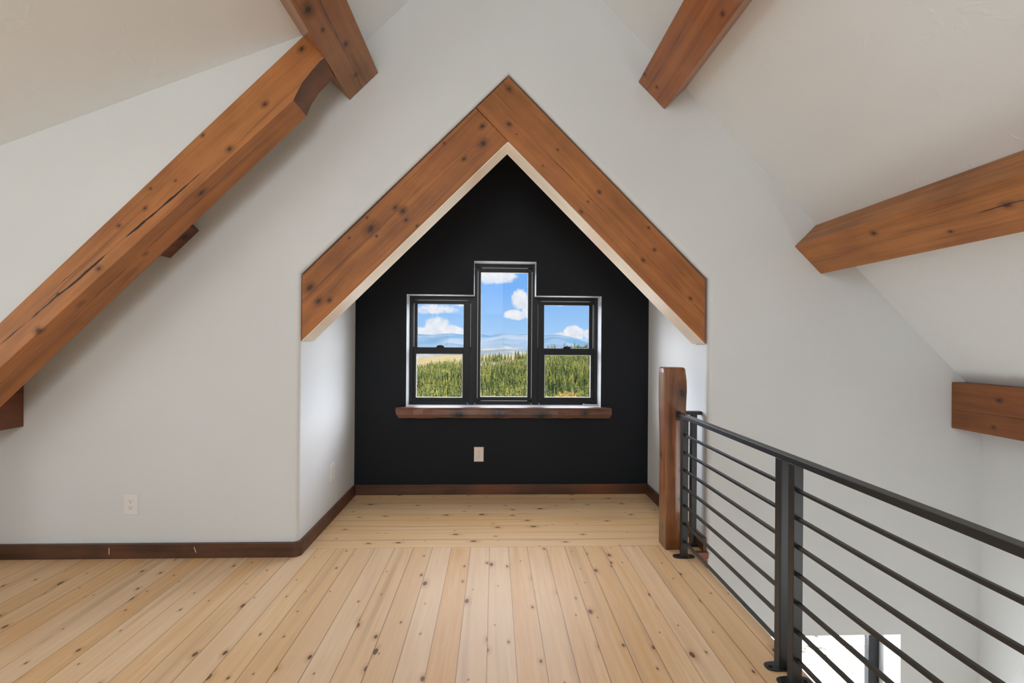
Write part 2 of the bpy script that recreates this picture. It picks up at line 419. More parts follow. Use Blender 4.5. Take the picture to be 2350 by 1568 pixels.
# rear gable wall and dormer wall, both behind the camera, with their windows
rear = [(XD, -.02), (1.285, -.02), (1.285, ZL), (XW, ZL), (XW, .9985), (XC, RZ), (XB, ZB), (XB, zd(XB)), (XD, zd(XD))]
tag(wall_with_holes('wall_rear', rear, [[(-1.15, .7), (.25, .7), (.25, 3.12), (-1.0, 3.08), (-1.15, 2.93)]], YR, WALL), kind='structure')
mb = MB()
for (y0, y1, z0, z1) in ((YR, -.85, 0, zd(XD)), (1.25, 2.618, 0, zd(XD)), (-.85, 1.25, 0, .58), (-.85, 1.25, 1.58, zd(XD))):
    mb.quad((XD, y0, z0), (XD, y1, z0), (XD, y1, z1), (XD, y0, z1))
tag(mb.build('wall_left', WALL), kind='structure')
for nm, cx, cy, along, w0, w1, z0, z1 in (('window_5', 0, YR-.05, 'x', -1.15, .25, .7, 3.12), ('window_6', XD-.05, 0, 'y', -.85, 1.25, .58, 1.58)):
    fr_ = MB(); mid = (w0+w1)/2
    for a0, a1, b0, b1 in ((w0, w0+.06, z0, z1), (w1-.06, w1, z0, z1), (mid-.03, mid+.03, z0, z1), (w0, w1, z0, z0+.06), (w0, w1, z1-.06, z1)):
        if along == 'x': fr_.box((a0, cy-.03, b0), (a1, cy+.03, b1))
        else: fr_.box((cx-.03, a0, b0), (cx+.03, a1, b1))
    w_ = fr_.build(nm, FRAME); tag(w_, kind='structure')
    g_ = MB()
    if along == 'x': g_.quad((w0, cy, z0), (w1, cy, z0), (w1, cy, z1), (w0, cy, z1))
    else: g_.quad((cx, w0, z0), (cx, w1, z0), (cx, w1, z1), (cx, w0, z1))
    g_.build('pane', GLASS, w_)

# floors
FLOOR = planks('pine_floorboards_lengthwise', 'y', .1237, -.0201)
FLOOR2 = planks('pine_floorboards_crosswise', 'x', .122, 3.152, 5, (.70, .38, .13), (.80, .55, .28))
mb = MB(); mb.box((XD, YR, -.25), (1.285, 3.151, 0))
tag(mb.build('floor', FLOOR), kind='structure')
mb = MB()
mb.box((XL-.03, 3.1535, -.06), (XR+.03, A+.02, 0)); mb.box((1.287, 3.075, -.06), (XR+.004, 3.1535, 0))
tag(mb.build('floor_alcove', FLOOR2), kind='structure')
mb = MB(); mb.box((1.05, YR, ZL-.1), (XW+.05, D+.05, ZL)); tag(mb.build('floor_lower', planks('lower_floorboards', 'y', .13, 0, 9)), kind='structure')
mb = MB(); mb.quad((1.287, YR, ZL), (1.287, D, ZL), (1.287, D, -.24), (1.287, YR, -.24)); tag(mb.build('wall_stair_side', WALL), kind='structure')
STAIN = timber('dark_walnut_stain', dark=DARK_D, light=DARK_L, seed=4.0, rough=.42)
mb = MB(); mb.box((1.289, 3.056, -.129), (1.3905, 3.0745, -.034)); mb.box((1.289, 3.036, -.034), (1.3905, 3.0745, .0005))
tag(mb.build('trim_2', timber('reddish_nosing_stain', dark=(.10, .035, .015), light=(.30, .12, .06), seed=2.0)), kind='structure')

# baseboards
H = .089; T = .02
def base(name, poly, seed=0.0):
    m_ = MB(); k = len(poly)
    m_.v = [(x, y, 0.0) for x, y in poly]+[(x, y, H) for x, y in poly]
    m_.f = [tuple(range(k)), tuple(k+i for i in reversed(range(k)))]+[(i, (i+1) % k, k+(i+1) % k, k+i) for i in range(k)]
    o = m_.build(name, STAIN, bevel=.002); return tag(o, kind='structure')
e = .0005
bl = base('baseboard_left', [(XK+.002, D-e), (-1.245, D-e), (-1.228, D-.018), (-1.222, D-T), (-1.236, D-T-.004), (XK+.002, D-T-.004)])
base('baseboard_corner', [(-1.2445, D-e), (-1.218+e, D+.028), (-1.198, D+.028), (-1.198, D+.008), (-1.209, D-.010), (-1.2275, D-.0185)])
base('baseboard_alcove_left', [(XL+e, D+.0285), (XL+T, D+.0285), (XL+T, A-T-e), (XL+e, A-T-e)])
base('baseboard_alcove_back', [(XL+e, A-e), (XL+e, A-T), (XR-e, A-T), (XR-e, A-e)])
base('baseboard_alcove_right', [(XR-e, 3.055), (XR-T-.004, 3.055), (XR-T-.004, A-T-e), (XR-e, A-T-e)])
mb = MB(); mb.box((-2.350, D-T-.0052, .028), (-2.345, D-T-.0042, .068)); mb.build('scratch', SPECK, bl, rot=None)
mb = MB(); mb.v = [(-1.842, D-.0250, .070), (-1.838, D-.0250, .070), (-1.829, D-.0250, .050), (-1.826, D-.0250, .036), (-1.831, D-.0250, .036), (-1.834, D-.0250, .050)]; mb.f = [(0, 1, 2, 3, 4, 5)]
mb.v += [(x, y+.0006, z) for x, y, z in mb.v]; mb.f += [(11, 10, 9, 8, 7, 6)]+[(i, (i+1) % 6, 6+(i+1) % 6, 6+i) for i in range(6)]; mb.build('scratch', SPECK, bl)

# ------------------------------------------------------------------ exposed timbers
def tilted(name, poly, y0, y1, ang, org, mat, label, cat='beam', poly2=None, parent=None, bevel=.004):
    """prism of a world x-z outline between y0 and y1, stored in a frame turned so local x runs along the timber"""
    Rm = Matrix.Rotation(ang, 4, 'Y'); Ri = Rm.inverted(); O = Vector(org)
    def lo(x, y, z): return Ri @ (Vector((x, y, z))-O)
    p2 = poly2 or poly; n = len(poly)
    v = [lo(x, y0, z) for x, z in poly]+[lo(x, y1, z) for x, z in p2]
    fs = [tuple(range(n)), tuple(n+i for i in reversed(range(n)))]+[(i, (i+1) % n, n+(i+1) % n, n+i) for i in range(n)]
    o = mesh_obj(name, v, fs, mat, parent, org, (0, ang, 0), False, bevel)
    if label: tag(o, label, cat)
    return o
# pointed arch: two timbers, the right one runs over the top
YB = D+.014
KL = [(0.805, .192, .030), (1.009, .182, .013), (1.028, .132, .018), (1.002, .078, .012), (0.666, .244, .007), (0.798, .134, .007), (1.771, .168, .016), (1.696, .086, .022), (1.539, .101, .012), (1.517, .257, .008), (0.272, .193, .022), (0.249, .093, .018), (0.303, .052, .013), (1.025, .004, .008), (0.836, .259, .007)]
ML = timber('stained_pine_arch_left', [(u, 0, v, q*.85) for u, v, q in KL], [(0, 2, .30, 1.3, .150, .165, .0012, 1, -.02, .02)], seed=1.3)
ORG = (XL, YB, 1.355)
xa, za, zi = .079, 3.0495, 2.634
pl = [(-1.212, 1.348), (-1.212, 1.758), (xa-.2075, za-.2075), (xa, zi)]
arch = thing('timber_arch', (0, 0, 0), 'pointed brown timber arch framing the black alcove, with pale underside', 'arch')
arch_l = tilted('arch_leg', pl, YB, YB+.20, -PI/4, ORG, ML, None, parent=arch)
KR = [(1.894, .069, .013), (1.815, .058, .004), (1.561, .180, .007), (1.181, .182, .011), (1.188, .086, .006), (1.172, .010, .010), (0.666, .179, .009), (0.670, .080, .010), (0.276, .127, .009), (0.794, .253, .008), (1.555, .038, .005), (2.054, .228, .014)]
# right leg: local x up the slope towards the left, local z down-left; knots mirrored in z
MR = timber('stained_pine_arch_right', [(-u, 0, v, q*.85) for u, v, q in KR], [(0, 2, -2.15, -1.60, .105, .110, .0014, 1, -.02, .02), (0, 2, -1.75, -.50, .113, .110, .0016, 1, -.02, .02), (0, 2, -.75, .1, .116, .118, .0013, 1, -.02, .02)], seed=5.1)
pr = [(1.369, 1.348), (1.369, 1.765), (xa, za), (xa-.205, za-.205), (xa, zi+.001)]
arch_r = tilted('arch_leg', pr, YB, YB+.20, PI/4, (1.376, YB, 1.355), MR, None, parent=arch)
# thin pale boards with grain streaks on the underside
PP = pale_grain('pale_underside', 2.0); PP2 = pale_grain('pale_underside_right', 8.0)
def lining(par, ax, z_ax, bx, z_bx, mat, sgn):
    n = Vector((sgn*SQ, 0, -SQ))*.004
    v = [Vector((ax, YB+.003, z_ax)), Vector((bx, YB+.003, z_bx)), Vector((bx, YB+.199, z_bx)), Vector((ax, YB+.199, z_ax))]
    vv = [p+n*.0 for p in v]+[p+n for p in v]
    Rm = Matrix.Rotation(par.rotation_euler.y, 4, 'Y').inverted()
    vv = [Rm @ (p-par.location.copy()) for p in vv]
    o = mesh_obj('underside_board', vv, BF, mat, par); o['label'] = 'pale board on the underside'; return o
lining(arch_l, -1.2118, 1.3482, xa, zi, PP, 1)
lining(arch_r, 1.3688, 1.3482, xa, zi, PP2, -1)

# big left rafter in front of the dormer cheek
KF = [(3.158, .103, .014), (2.812, .025, .013), (2.512, -.017, .014), (2.462, .130, .008), (2.191, .057, .005), (2.069, .115, .006), (1.976, .062, .009), (1.814, .089, .009), (1.583, -.001, .012), (1.339, .049, .008), (1.135, -.018, .016)]
kn = [(u, 0, v, q*.85) for u, v, q in KF]+[(2.229, .06, -.05, .016), (1.766, .11, -.05, .010), (1.359, .05, -.05, .014)]
MF = timber('stained_pine_rafter', kn,
            [(0, 2, .70, 2.40, .075, -.010, .0062, 1, -.02, .015), (0, 2, 1.2, 1.65, .085, .075, .002, 1, -.02, .015), (0, 1, .6, 2.95, .085, .100, .0017, 2, -.2, -.008)], seed=9.7,
            light=(.46, .180, .048), dark=(.22, .080, .020))
org = (-3.2, 2.6, .6)
def onf(u, v): return (-3.2+(u-v)*SQ, .6+(u+v)*SQ)
# u along, v across ; top edge z-x=4.01 -> v=(4.01-3.8)/sqrt2
top = .148
prof_f = [onf(.15, -.010), onf(1.3, -.028), onf(2.935, -0.061), onf(3.033, -0.027), onf(3.114, -0.016), onf(3.187, -0.008), onf(3.212, -0.012), onf(3.335, top), onf(.15, top)]
prof_b = [onf(.15, -.050), onf(1.3, -.050), onf(2.936, -0.052), onf(3.002, -0.024), onf(3.081, -0.006), onf(3.179, -0.006), onf(3.201, -0.009), onf(3.335, top), onf(.15, top)]
raf = tilted('rafter_beam', prof_f, 2.6, 2.80, -PI/4, org, MF, 'long brown rafter with a wide dark crack, rising across the left wall', poly2=prof_b)

raf.data.materials.append(timber('dark_end_grain', dark=(.045, .020, .010), light=(.17, .075, .035), seed=5.5, fine=.6))
for p_ in raf.data.polygons[4:8]: p_.material_index = 1
# ceiling purlins
def purlin(x, z, sgn, w, h, y0, y1, mat, label, name='purlin_beam'):
    """bottom face starts at upslope/left corner (x,z) and runs w along the slope; sgn -1 = left slope rising right, +1 = right slope falling right"""
    # local frame: X towards the camera (-y), Y across the bottom face (increasing world x), Z up out of the room
    Yl = Vector((SQ, 0, -SQ)) if sgn > 0 else Vector((SQ, 0, SQ))
    Xl = Vector((0, -1, 0)); Zl = Xl.cross(Yl)
    if Zl.z < 0: Zl = -Zl; 
    if Xl.cross(Yl).dot(Zl) < 0: pass
    L = y1-y0
    v = []
    for zz in (0, h):
        for (xx, yy) in ((0, 0), (L, 0), (L, w), (0, w)): v.append((xx, yy, zz))
    o = mesh_obj(name, v, BF, mat, None, (x, y1, z), None, False, .004)
    Mx = Matrix((Xl, Yl, Zl)).transposed()
    if Mx.determinant() < 0: raise Exception('frame')
    o.rotation_euler = Mx.to_euler()
    return tag(o, label, 'beam')
PA = timber('stained_pine_purlin_a', [(.772, .051, 0, .022), (.61, .067, 0, .008), (.411, .14, 0, .012), (.149, .11, 0, .009)], [(0, 1, -.3, 1.2, .100, .135, .0022, 2, -.01, .015)], dark=(.14, .054, .016), light=(.34, .145, .045), seed=3.3, coat=.3, rough=.45)
purlin(-.918, 2.863, -1, .250, .193, YR+.01, D-.002, PA, 'short-looking brown ceiling beam above the rafter, upper left')
PB = timber('stained_pine_purlin_b', [(.851, .199, 0, .010), (.104, .011, 0, .010), (.104, .122, 0, .009)], [(0, 1, -.15, 1.4, .085, .066, .0014, 2, -.01, .015)], dark=(.17, .055, .015), light=(.40, .14, .040), seed=6.4, coat=.3, rough=.45)
purlin(.913, 3.028, 1, .243, .195, YR+.01, D-.002, PB, 'brown ceiling beam on the right slope, nearest the ridge')
PCm = timber('stained_pine_purlin_c', [(1.224, .111, 0, .012), (.592, .069, 0, .012), (.947, .169, 0, .007)], [(0, 1, .65, 2.2, .113, .108, .0026, 2, -.01, .015), (0, 1, .05, .6, .17, .12, .0008, 2, -.01, .015)], dark=(.18, .064, .015), light=(.47, .185, .048), seed=7.7, rough=.48)
purlin(1.949, 1.986, 1, .252, .198, YR+.01, D-.002, PCm, 'brown ceiling beam halfway down the right slope')
# stub of the lower left purlin between rafter and wall
PE = timber('dark_stained_purlin', [(.06, .17, 0, .018)], dark=(.05, .018, .008), light=(.15, .055, .024), seed=2.2)
purlin(-2.009, 1.852, -1, .246, .136, 2.802, D-.002, PE, 'dark stub of a beam between the long rafter and the left wall, upper one')
# eaves plates
def plate(x0, x1, z0, z1, y0, y1, mat, label):
    L = y1-y0
    v = [(0, 0, 0), (L, 0, 0), (L, x1-x0, 0), (0, x1-x0, 0), (0, 0, z1-z0), (L, 0, z1-z0), (L, x1-x0, z1-z0), (0, x1-x0, z1-z0)]
    o = mesh_obj('wall_plate_beam', v, BF, mat, None, (x0, y1, z0), (0, 0, -PI/2), False, .004)
    # local x -> world -y, local y -> world x
    return tag(o, label, 'beam')
PDm = timber('stained_pine_plate', [(.297, 0, .217, .011), (.267, 0, .05, .008)], [(0, 2, -.2, 2.2, .124, .126, .0018, 1, -.01, .01)], dark=(.12, .037, .010), light=(.27, .095, .027), seed=11.0, rough=.5)
plate(3.015, XW-.002, .805, 1.107, YR+.01, D-.002, PDm, 'brown horizontal beam low on the right, where the slope meets the stair wall')
PF = timber('dark_stained_plate', [], [(0, 2, -.3, 1.5, .215, .205, .0018, 1, .17, .25)], dark=(.045, .016, .008), light=(.11, .04, .02), seed=12.0)
plate(-3.058, -2.879, .808, 1.10, 2.802, D-.002, PF, 'dark beam stub under the foot of the long rafter, at the left edge')

# ------------------------------------------------------------------ sill
sm = MB()
random.seed(3)
xs = [-.850+i*(1.888/24) for i in range(25)]
for i, x in enumerate(xs):
    dz = random.uniform(-.003, .003); dy = random.uniform(-.003, .003)
    for (yy, zz) in ((A-.078+dy, .684+dz), (A-.080+dy, .716), (A-.074+dy, .752+dz), (A-.066, .7715), (YF-.001, .7715), (YF-.001, .735), (A-.0006, .735), (A-.0006, .684+dz)):
        xx = x
        if i == 0: xx = x+{.684: .024}.get(round(zz-dz, 3), .0)+(.008 if zz < .72 else 0)
        if i == 24: xx = x-(.018 if zz < .70 else 0)+random.uniform(-.006, .002)
        sm.v.append((xx, yy, zz))
for i in range(24):
    for j in range(8): sm.f.append((i*8+j, i*8+(j+1) % 8, (i+1)*8+(j+1) % 8, (i+1)*8+j))
sm.f += [tuple(range(8)), tuple(24*8+j for j in reversed(range(8)))]
# keep the deep part of the sill inside the opening
sm.v = [(min(max(x, -.770), .955) if y > A-.0005 else x, y, z) for x, y, z in sm.v]
sill = sm.build('window_sill', timber('rough_walnut_sill', [(-.30, A-.08, .715, .03), (.05, A-.08, .725, .028), (.42, A-.08, .705, .035), (.80, A-.08, .73, .02)], dark=(.018, .008, .005), light=(.17, .062, .020), seed=8.8, rough=.38, fine=.8))
tag(sill, 'rough dark walnut sill board under the three alcove windows', 'window sill')

# ------------------------------------------------------------------ windows
def ring(mb, x0, x1, z0, z1, wx0, wx1, wz0, wz1, y0, y1):
    mb.box((x0, y0, z0), (x0+wx0, y1, z1)); mb.box((x1-wx1, y0, z0), (x1, y1, z1))
    mb.box((x0+wx0, y0, z0), (x1-wx1, y1, z0+wz0)); mb.box((x0+wx0, y0, z1-wz1), (x1-wx1, y1, z1))
def hung(name, x0, x1, z0, z1, gu, gl_, lock_x):
    """double-hung unit: gu, gl_ = upper and lower glass (x0,x1,z0,z1)"""
    o = MB(); fw = .030
    ring(o, x0, x1, z0, z1, fw, fw, fw, fw, YF, YF+.085)
    w = tag(o.build(name, FRAME, bevel=.002), kind='structure')
    xi0, xi1, zi0, zi1 = x0+fw, x1-fw, z0+fw, z1-fw
    zm = (gu[2]+gl_[3])/2
    us = MB(); ring(us, xi0+.002, xi1-.002, zm-.02, zi1-.002, gu[0]-xi0-.002, xi1-.002-gu[1], gu[2]-zm+.02, zi1-.002-gu[3], YF+.040, YF+.065)
    u_ = us.build('upper_sash', FRAME, w, bevel=.002)
    ls = MB(); ring(ls, xi0+.002, xi1-.002, zi0+.002, gu[2]-.002, gl_[0]-xi0-.002, xi1-.002-gl_[1], gl_[2]-zi0-.002, gu[2]-.002-gl_[3], YF+.008, YF+.036)
    l_ = ls.build('lower_sash', FRAME, w, bevel=.002)
    MB().box((gu[0]-.004, YF+.050, gu[2]-.004), (gu[1]+.004, YF+.054, gu[3]+.004)).build('pane', GLASS, u_)
    MB().box((gl_[0]-.004, YF+.020, gl_[2]-.004), (gl_[1]+.004, YF+.024, gl_[3]+.004)).build('pane', GLASS, l_)
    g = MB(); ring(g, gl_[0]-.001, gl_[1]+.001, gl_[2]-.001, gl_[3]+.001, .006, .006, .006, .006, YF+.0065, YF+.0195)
    g.build('glazing_bead', GLINT_BEAD, l_)
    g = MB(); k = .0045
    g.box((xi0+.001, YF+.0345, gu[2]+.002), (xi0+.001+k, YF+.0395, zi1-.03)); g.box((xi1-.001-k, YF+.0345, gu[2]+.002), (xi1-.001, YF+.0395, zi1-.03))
    g.box((xi0+.035, YF+.0345, zi1-.001-k), (xi1-.035, YF+.0395, zi1-.001)); g.build('glint_strip', GLINT_BEAD, u_)  # pale strips standing in for bright glints between frame and sash
    lk = MB(); n = 14
    pts = [(lock_x+.036*math.cos(PI*i/(n-1)), gu[2]-.002+.022*max(0,math.sin(PI*i/(n-1)))**.7) for i in range(n)]
    lk.prism_y(pts, YF+.004, YF+.034); lk.box((lock_x-.012, YF-.004, gu[2]+.002), (lock_x+.02, YF+.006, gu[2]+.012))
    lk.build('sash_lock', FRAME, l_, bevel=.002)
    return w
xm0, xm1 = -.184, .3715
hung('window_1', -.770, xm0-.001, .773, 1.761, (-.708, -.284, 1.297, 1.694), (-.713, -.288, .833, 1.235), -.493)
hung('window_3', xm1+.001, .955, .773, 1.761, (.465, .886, 1.294, 1.694), (.468, .897, .837, 1.2305), .674)
o = MB(); ring(o, xm0, xm1, .773, 2.0625, .028, .022, .030, .030, YF, YF+.085)
w2 = tag(o.build('window_2', FRAME, bevel=.002), kind='structure')
cs = MB(); ring(cs, -.1545, .348, .8045, 2.031, .0295, .0385, .0345, .042, YF+.018, YF+.060); cs_ = cs.build('sash', FRAME, w2, bevel=.002)
MB().box((-.129, YF+.036, .835), (.3135, YF+.040, 1.993)).build('pane', GLASS, cs_)
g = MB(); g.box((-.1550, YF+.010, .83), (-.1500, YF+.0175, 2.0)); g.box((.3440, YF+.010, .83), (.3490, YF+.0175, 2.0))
g.box((-.12, YF+.010, 2.0275), (.31, YF+.0175, 2.0325)); g.box((-.12, YF+.010, .8030), (.31, YF+.0175, .808)); g.build('glint_strip', GLINT_BEAD, cs_)  # glints round the centre sash, modelled as pale strips
g = MB(); ring(g, -.126, .3105, .838, 1.990, .002, .002, .005, .002, YF+.0165, YF+.030); g.build('glazing_bead', GLINT_BEAD, cs_)
# mull covers between the units, and their little clips
mb = MB()
mb.box((-.215, YF-.004, .772), (-.170, YF+.001, 1.760)); mb.box((.357, YF-.004, .772), (.402, YF+.001, 1.760))
tag(mb.build('trim_3', FRAME, bevel=.001), kind='structure')
for i, x in enumerate((-.2406, -.1735, .3457, .4174)):
    s_ = MB().box((x-.006, YF-.0075, .7725), (x+.006, YF-.0045 if i in (1,) else YF-.0005, .7870)).build('mull_clip', simple('grey_clip', (.25, .25, .26), .4) if i == 0 else bpy.data.materials['grey_clip'])
    s_['group'] = 'small grey clips along the bottom of the alcove windows'
    tag(s_, ['small grey clip at the sill, first from the left', 'small grey clip at the sill, second from the left', 'small grey clip at the sill, third from the left', 'small grey clip at the sill, rightmost of the four'][i], 'clip')
tl = thing('paint_stick', (.895, 4.365, .7722), 'small white stick lying on the right end of the window sill', 'stick')
MB().box((-.062, -.008, 0), (.068, .008, .011)).build('handle', REVEAL, tl, bevel=.003)
MB().box((-.078, -.011, 0), (-.060, .011, .014)).build('tip', REVEAL, tl, bevel=.003)

# window on the stairs, below floor level
mb = MB()
(xa0, za0), (xa1, za1) = SW[0], SW[2]
for p, q in (((xa0, za0), (xa1, za0)), ((xa1, za0), (xa1, za1)), ((xa1, za1), (xa0, za1)), ((xa0, za1), (xa0, za0))):
    mb.quad((p[0], D, p[1]), (q[0], D, q[1]), (q[0], D+.135, q[1]), (p[0], D+.135, p[1]))
tag(mb.build('trim_4', WALL), kind='structure')
o = MB(); ring(o, xa0-.03, xa1+.034, za0-.03, za1+.03, .03, .034, .03, .03, D+.136, D+.215)
w4 = tag(o.build('window_4', simple('grey_window_liner', (.45, .45, .45), .5)), kind='structure')
o = MB(); ring(o, xa0, xa1-.006, za0, za1, .07, .072, .07, .045, D+.168, D+.21); s4 = o.build('sash', FRAME, w4, bevel=.003)
MB().box((xa0+.06, D+.188, za0+.06), (xa1-.07, D+.192, za1-.04)).build('pane', GLASS, s4)

# ------------------------------------------------------------------ outlets
def outlet(loc, rot, w, h, mat, label):
    t_ = thing('wall_outlet', loc, label, 'outlet', 'duplex outlets on the loft walls'); t_.rotation_euler = rot
    p = MB(); d = .006
    p.v = [(-w/2, 0, -h/2), (w/2, 0, -h/2), (w/2, 0, h/2), (-w/2, 0, h/2), (-w/2+.004, -d, -h/2+.004), (w/2-.004, -d, -h/2+.004), (w/2-.004, -d, h/2-.004), (-w/2+.004, -d, h/2-.004)]
    p.f = BF[:]; p.build('cover_plate', mat, t_, bevel=.0012)
    for s in (-1, 1):
        q = MB(); n = 20; cz = s*.0195
        pts = []
        for i in range(n):
            a = 2*PI*i/n; pts.append((.0165*math.cos(a), cz+max(-.0125, min(.0125, .0165*math.sin(a)))))
        q.prism_y(pts, -d-.0016, -d+.001); rc = q.build('receptacle', mat, t_, bevel=.0006)
        z_ = MB(); z_.box((-.0078, -d-.0021, cz+.000), (-.0056, -d-.0014, cz+.009)); z_.box((.0056, -d-.0021, cz+.001), (.0076, -d-.0014, cz+.008))
        z_.cyl((0, -d-.0021, cz-.0065), .0028, .0007, 12, 1); z_.build('slots', SLOT, rc)
    sc = MB(); sc.cyl((0, -d-.0012, 0), .0032, .0015, 12, 1); sc.build('screw', mat, t_)
    return t_
outlet((-.128, A, .3515), (0, 0, 0), .087, .131, PLATE, 'ivory outlet on the black alcove wall below the windows')
outlet((-2.2345, D, .3265), (0, 0, 0), .090, .130, PLATEW, 'white outlet on the pale left wall above the baseboard')
outlet((XL, 3.681, .357), (0, 0, PI/2), .090, .130, PLATEW, 'white outlet on the left side wall of the alcove')

# ------------------------------------------------------------------ timber newel post
def newel():
    rows = [(0.0, 1.127, 1.262, 3.088, 3.226), (.25, 1.127, 1.262, 3.088, 3.225), (.50, 1.126, 1.258, 3.088, 3.222), (.72, 1.122, 1.258, 3.088, 3.216), (.87, 1.1145, 1.260, 3.088, 3.210), (.96, 1.111, 1.2625, 3.087, 3.204), (1.04, 1.109, 1.2655, 3.086, 3.2), (1.10, 1.108, 1.264, 3.087, 3.196), (1.15, 1.107, 1.2585, 3.089, 3.192), (1.180, 1.107, 1.2545, 3.090, 3.190), (1.190, 1.113, 1.247, 3.096, 3.184)]
    # backs-left edge flares towards the floor
    v = []; n = 20
    for (z, x0, x1, y0, y1) in rows:
        ch = .012 if z < .6 else .014
        ring_ = []
        for (cx, cy, a0) in ((x1-ch, y0+ch, -PI/2), (x1-ch, y1-ch, 0), (x0+ch, y1-ch, PI/2), (x0+ch*.6, y0+ch*.6, PI)):
            cc = ch if (cx, cy) != (x0+ch*.6, y0+ch*.6) else ch*.6
            for i in range(5):
                a = a0+PI/2*i/4; ring_.append((cx+cc*math.cos(a), cy+cc*math.sin(a), z))
        v += ring_
    fs = []
    for i in range(len(rows)-1):
        for j in range(n): fs.append((i*n+j, i*n+(j+1) % n, (i+1)*n+(j+1) % n, (i+1)*n+j))
    fs += [tuple(reversed(range(n))), tuple((len(rows)-1)*n+j for j in range(n))]
    ox, oy = 1.19, 3.155
    v = [(x-ox, y-oy, z) for x, y, z in v]
    m_ = timber('glossy_walnut_post', [(.040, -.069, 1.02, .030), (.045, -.069, .085, .012), (.030, -.069, .52, .010), (-.063, -.01, .13, .010), (-.063, .02, .60, .012), (.03, -.069, .33, .016)],
                dark=(.060, .022, .009), light=(.30, .115, .042), seed=14.0, rough=.36, coat=.55, axis=2, fine=.9)
    o = mesh_obj('newel_post', v, fs, m_, None, (ox, oy, 0), None, True, 0)
    tag(o, 'rough-hewn glossy brown timber post at the end of the black railing', 'post')
    s_ = MB().cyl((-.053, -.0685, 1.03), .0028, .0025, 10, 1, .0018).build('screw', SCREWM, o)
newel()

# ------------------------------------------------------------------ steel railing
XP = 1.188; PW = .038
BZ = [.775, .664, .553, .443, .331, .218, .106]
def foot(parent, x, y, name='base_plate'):
    b_ = MB(); n = 24
    pts = [(.068*math.copysign(abs(math.cos(2*PI*i/n))**.75, math.cos(2*PI*i/n)), .030*math.copysign(abs(math.sin(2*PI*i/n))**.6, math.sin(2*PI*i/n))) for i in range(n)]
    k = len(b_.v); b_.v += [(x+p, y+q, 0) for p, q in pts]+[(x+p, y+q, .006) for p, q in pts]
    b_.f += [tuple(range(n)), tuple(n+i for i in reversed(range(n)))]+[(i, (i+1) % n, n+(i+1) % n, n+i) for i in range(n)]
    bp = b_.build(name, STEEL, parent, bevel=.001)
    for s in (-1, 1):
        c_ = MB(); c_.cyl((x+s*.046, y, .006), .0085, .006, 6, 2, .0075); c_.build('bolt', STEEL, bp)
rail = thing('stair_railing', (XP, 0, 0), 'long black steel railing with horizontal bars along the stair opening', 'railing')
rail.location = (0, 0, 0)
posts = [(2.968, 3.006), (1.940, 1.978), (1.850, 1.888), (.46, .498), (.37, .408), (-1.02, -.982)]
YEND = -1.02
for (y0, y1) in posts:
    MB().box((XP, y0, .006), (XP+PW, y1, .872)).build('post', STEEL, rail, bevel=.0015)
    foot(rail, XP+PW/2, (y0+y1)/2)
for (ya, yb) in ((1.978, 2.968), (.498, 1.850), (-.982, .37)):
    for z in BZ:
        MB().box((XP+.0125, ya, z-.0135), (XP+.0265, yb, z+.0005)).build('bar', STEEL, rail, bevel=.001)
MB().box((XP-.001, YEND, .872), (XP+.040, 3.084, .897)).build('handrail', STEEL, rail, bevel=.002)
MB().box((XP+.002, 3.080, .845), (XP+.030, 3.0855, .905)).build('mounting_bracket', STEEL, rail, bevel=.001)
sr = thing('railing_end_section', (1.333, 3.152, 0), 'short black steel rail piece between the timber post and the alcove wall', 'railing'); 
MB().box((-.018, -.019, .006), (.018, .019, .874)).build('post', STEEL, sr, bevel=.0015)
MB().box((-.070, -.020, .874), (.050, .020, .897)).build('handrail', STEEL, sr, bevel=.002)
b_ = MB().box((-.026, -.028, 0), (.030, .028, .006)).build('base_plate', STEEL, sr, bevel=.002)

# ------------------------------------------------------------------ outside
def lerp(tab, t_):
    if t_ <= tab[0][0]: return tab[0][1]
    for (a0, b0), (a1, b1) in zip(tab, tab[1:]):
        if t_ <= a1: return b0+(b1-b0)*(t_-a0)/(a1-a0)
    return tab[-1][1]
CREST = [(-.5, 70), (-.2, 60), (-.155, 57), (-.066, 41), (-.027, 47), (.07, 38), (.105, 26), (.15, 18), (.2, 13), (.5, 5)]
FOREST = [(-.5, 76), (-.16, 66), (-.10, 52), (-.066, 55), (-.027, 66), (.02, 58), (.06, 46), (.105, 27), (.2, 13), (.5, 5)]
def hill(x, y):
    t_ = x/max(y, 1)
    if y < 14: return -3.0-.035*y
    if y < 60: return -3.49-(y-14)*.40
    if y < 330: return -21.9-(y-60)/270*28
    zc = 1.35-lerp(CREST, t_)/1100*900
    if y < 900:
        k = (y-330)/570; return -49.9+(zc+49.9)*k+2.0*noise.noise(Vector((x*.008, y*.008, 0)))*min(1, (900-y)/150)
    if y < 1100: return zc-(y-900)/200*25
    return zc-25-(y-1100)*.01
def grid(name, ys, ts, hf, mat, kind='structure'):
    v = []; fs = []
    for y in ys:
        for t_ in ts: v.append((t_*max(y, 12) if y < 12 else t_*y, y, hf(t_*max(y, 12), y)))
    n = len(ts)
    for i in range(len(ys)-1):
        for j in range(n-1): fs.append((i*n+j, i*n+j+1, (i+1)*n+j+1, (i+1)*n+j))
    o = mesh_obj(name, v, fs, mat, smooth=True); return tag(o, kind=kind)
m, t, b = new_mat('dry_grass_and_gravel')
c = coords(t); y_ = t.sep(c)[1]
n1 = t.noise(c, .02, 5, .6); n2 = t.noise(c, 5, 6, .75)
grass = t.mix(t.mr(n1, .35, .65), (.075, .058, .026), (.12, .098, .055))
gr = t.mix(t.mr(n2, .48, .62), (.97, .96, .92), (.040, .045, .022))
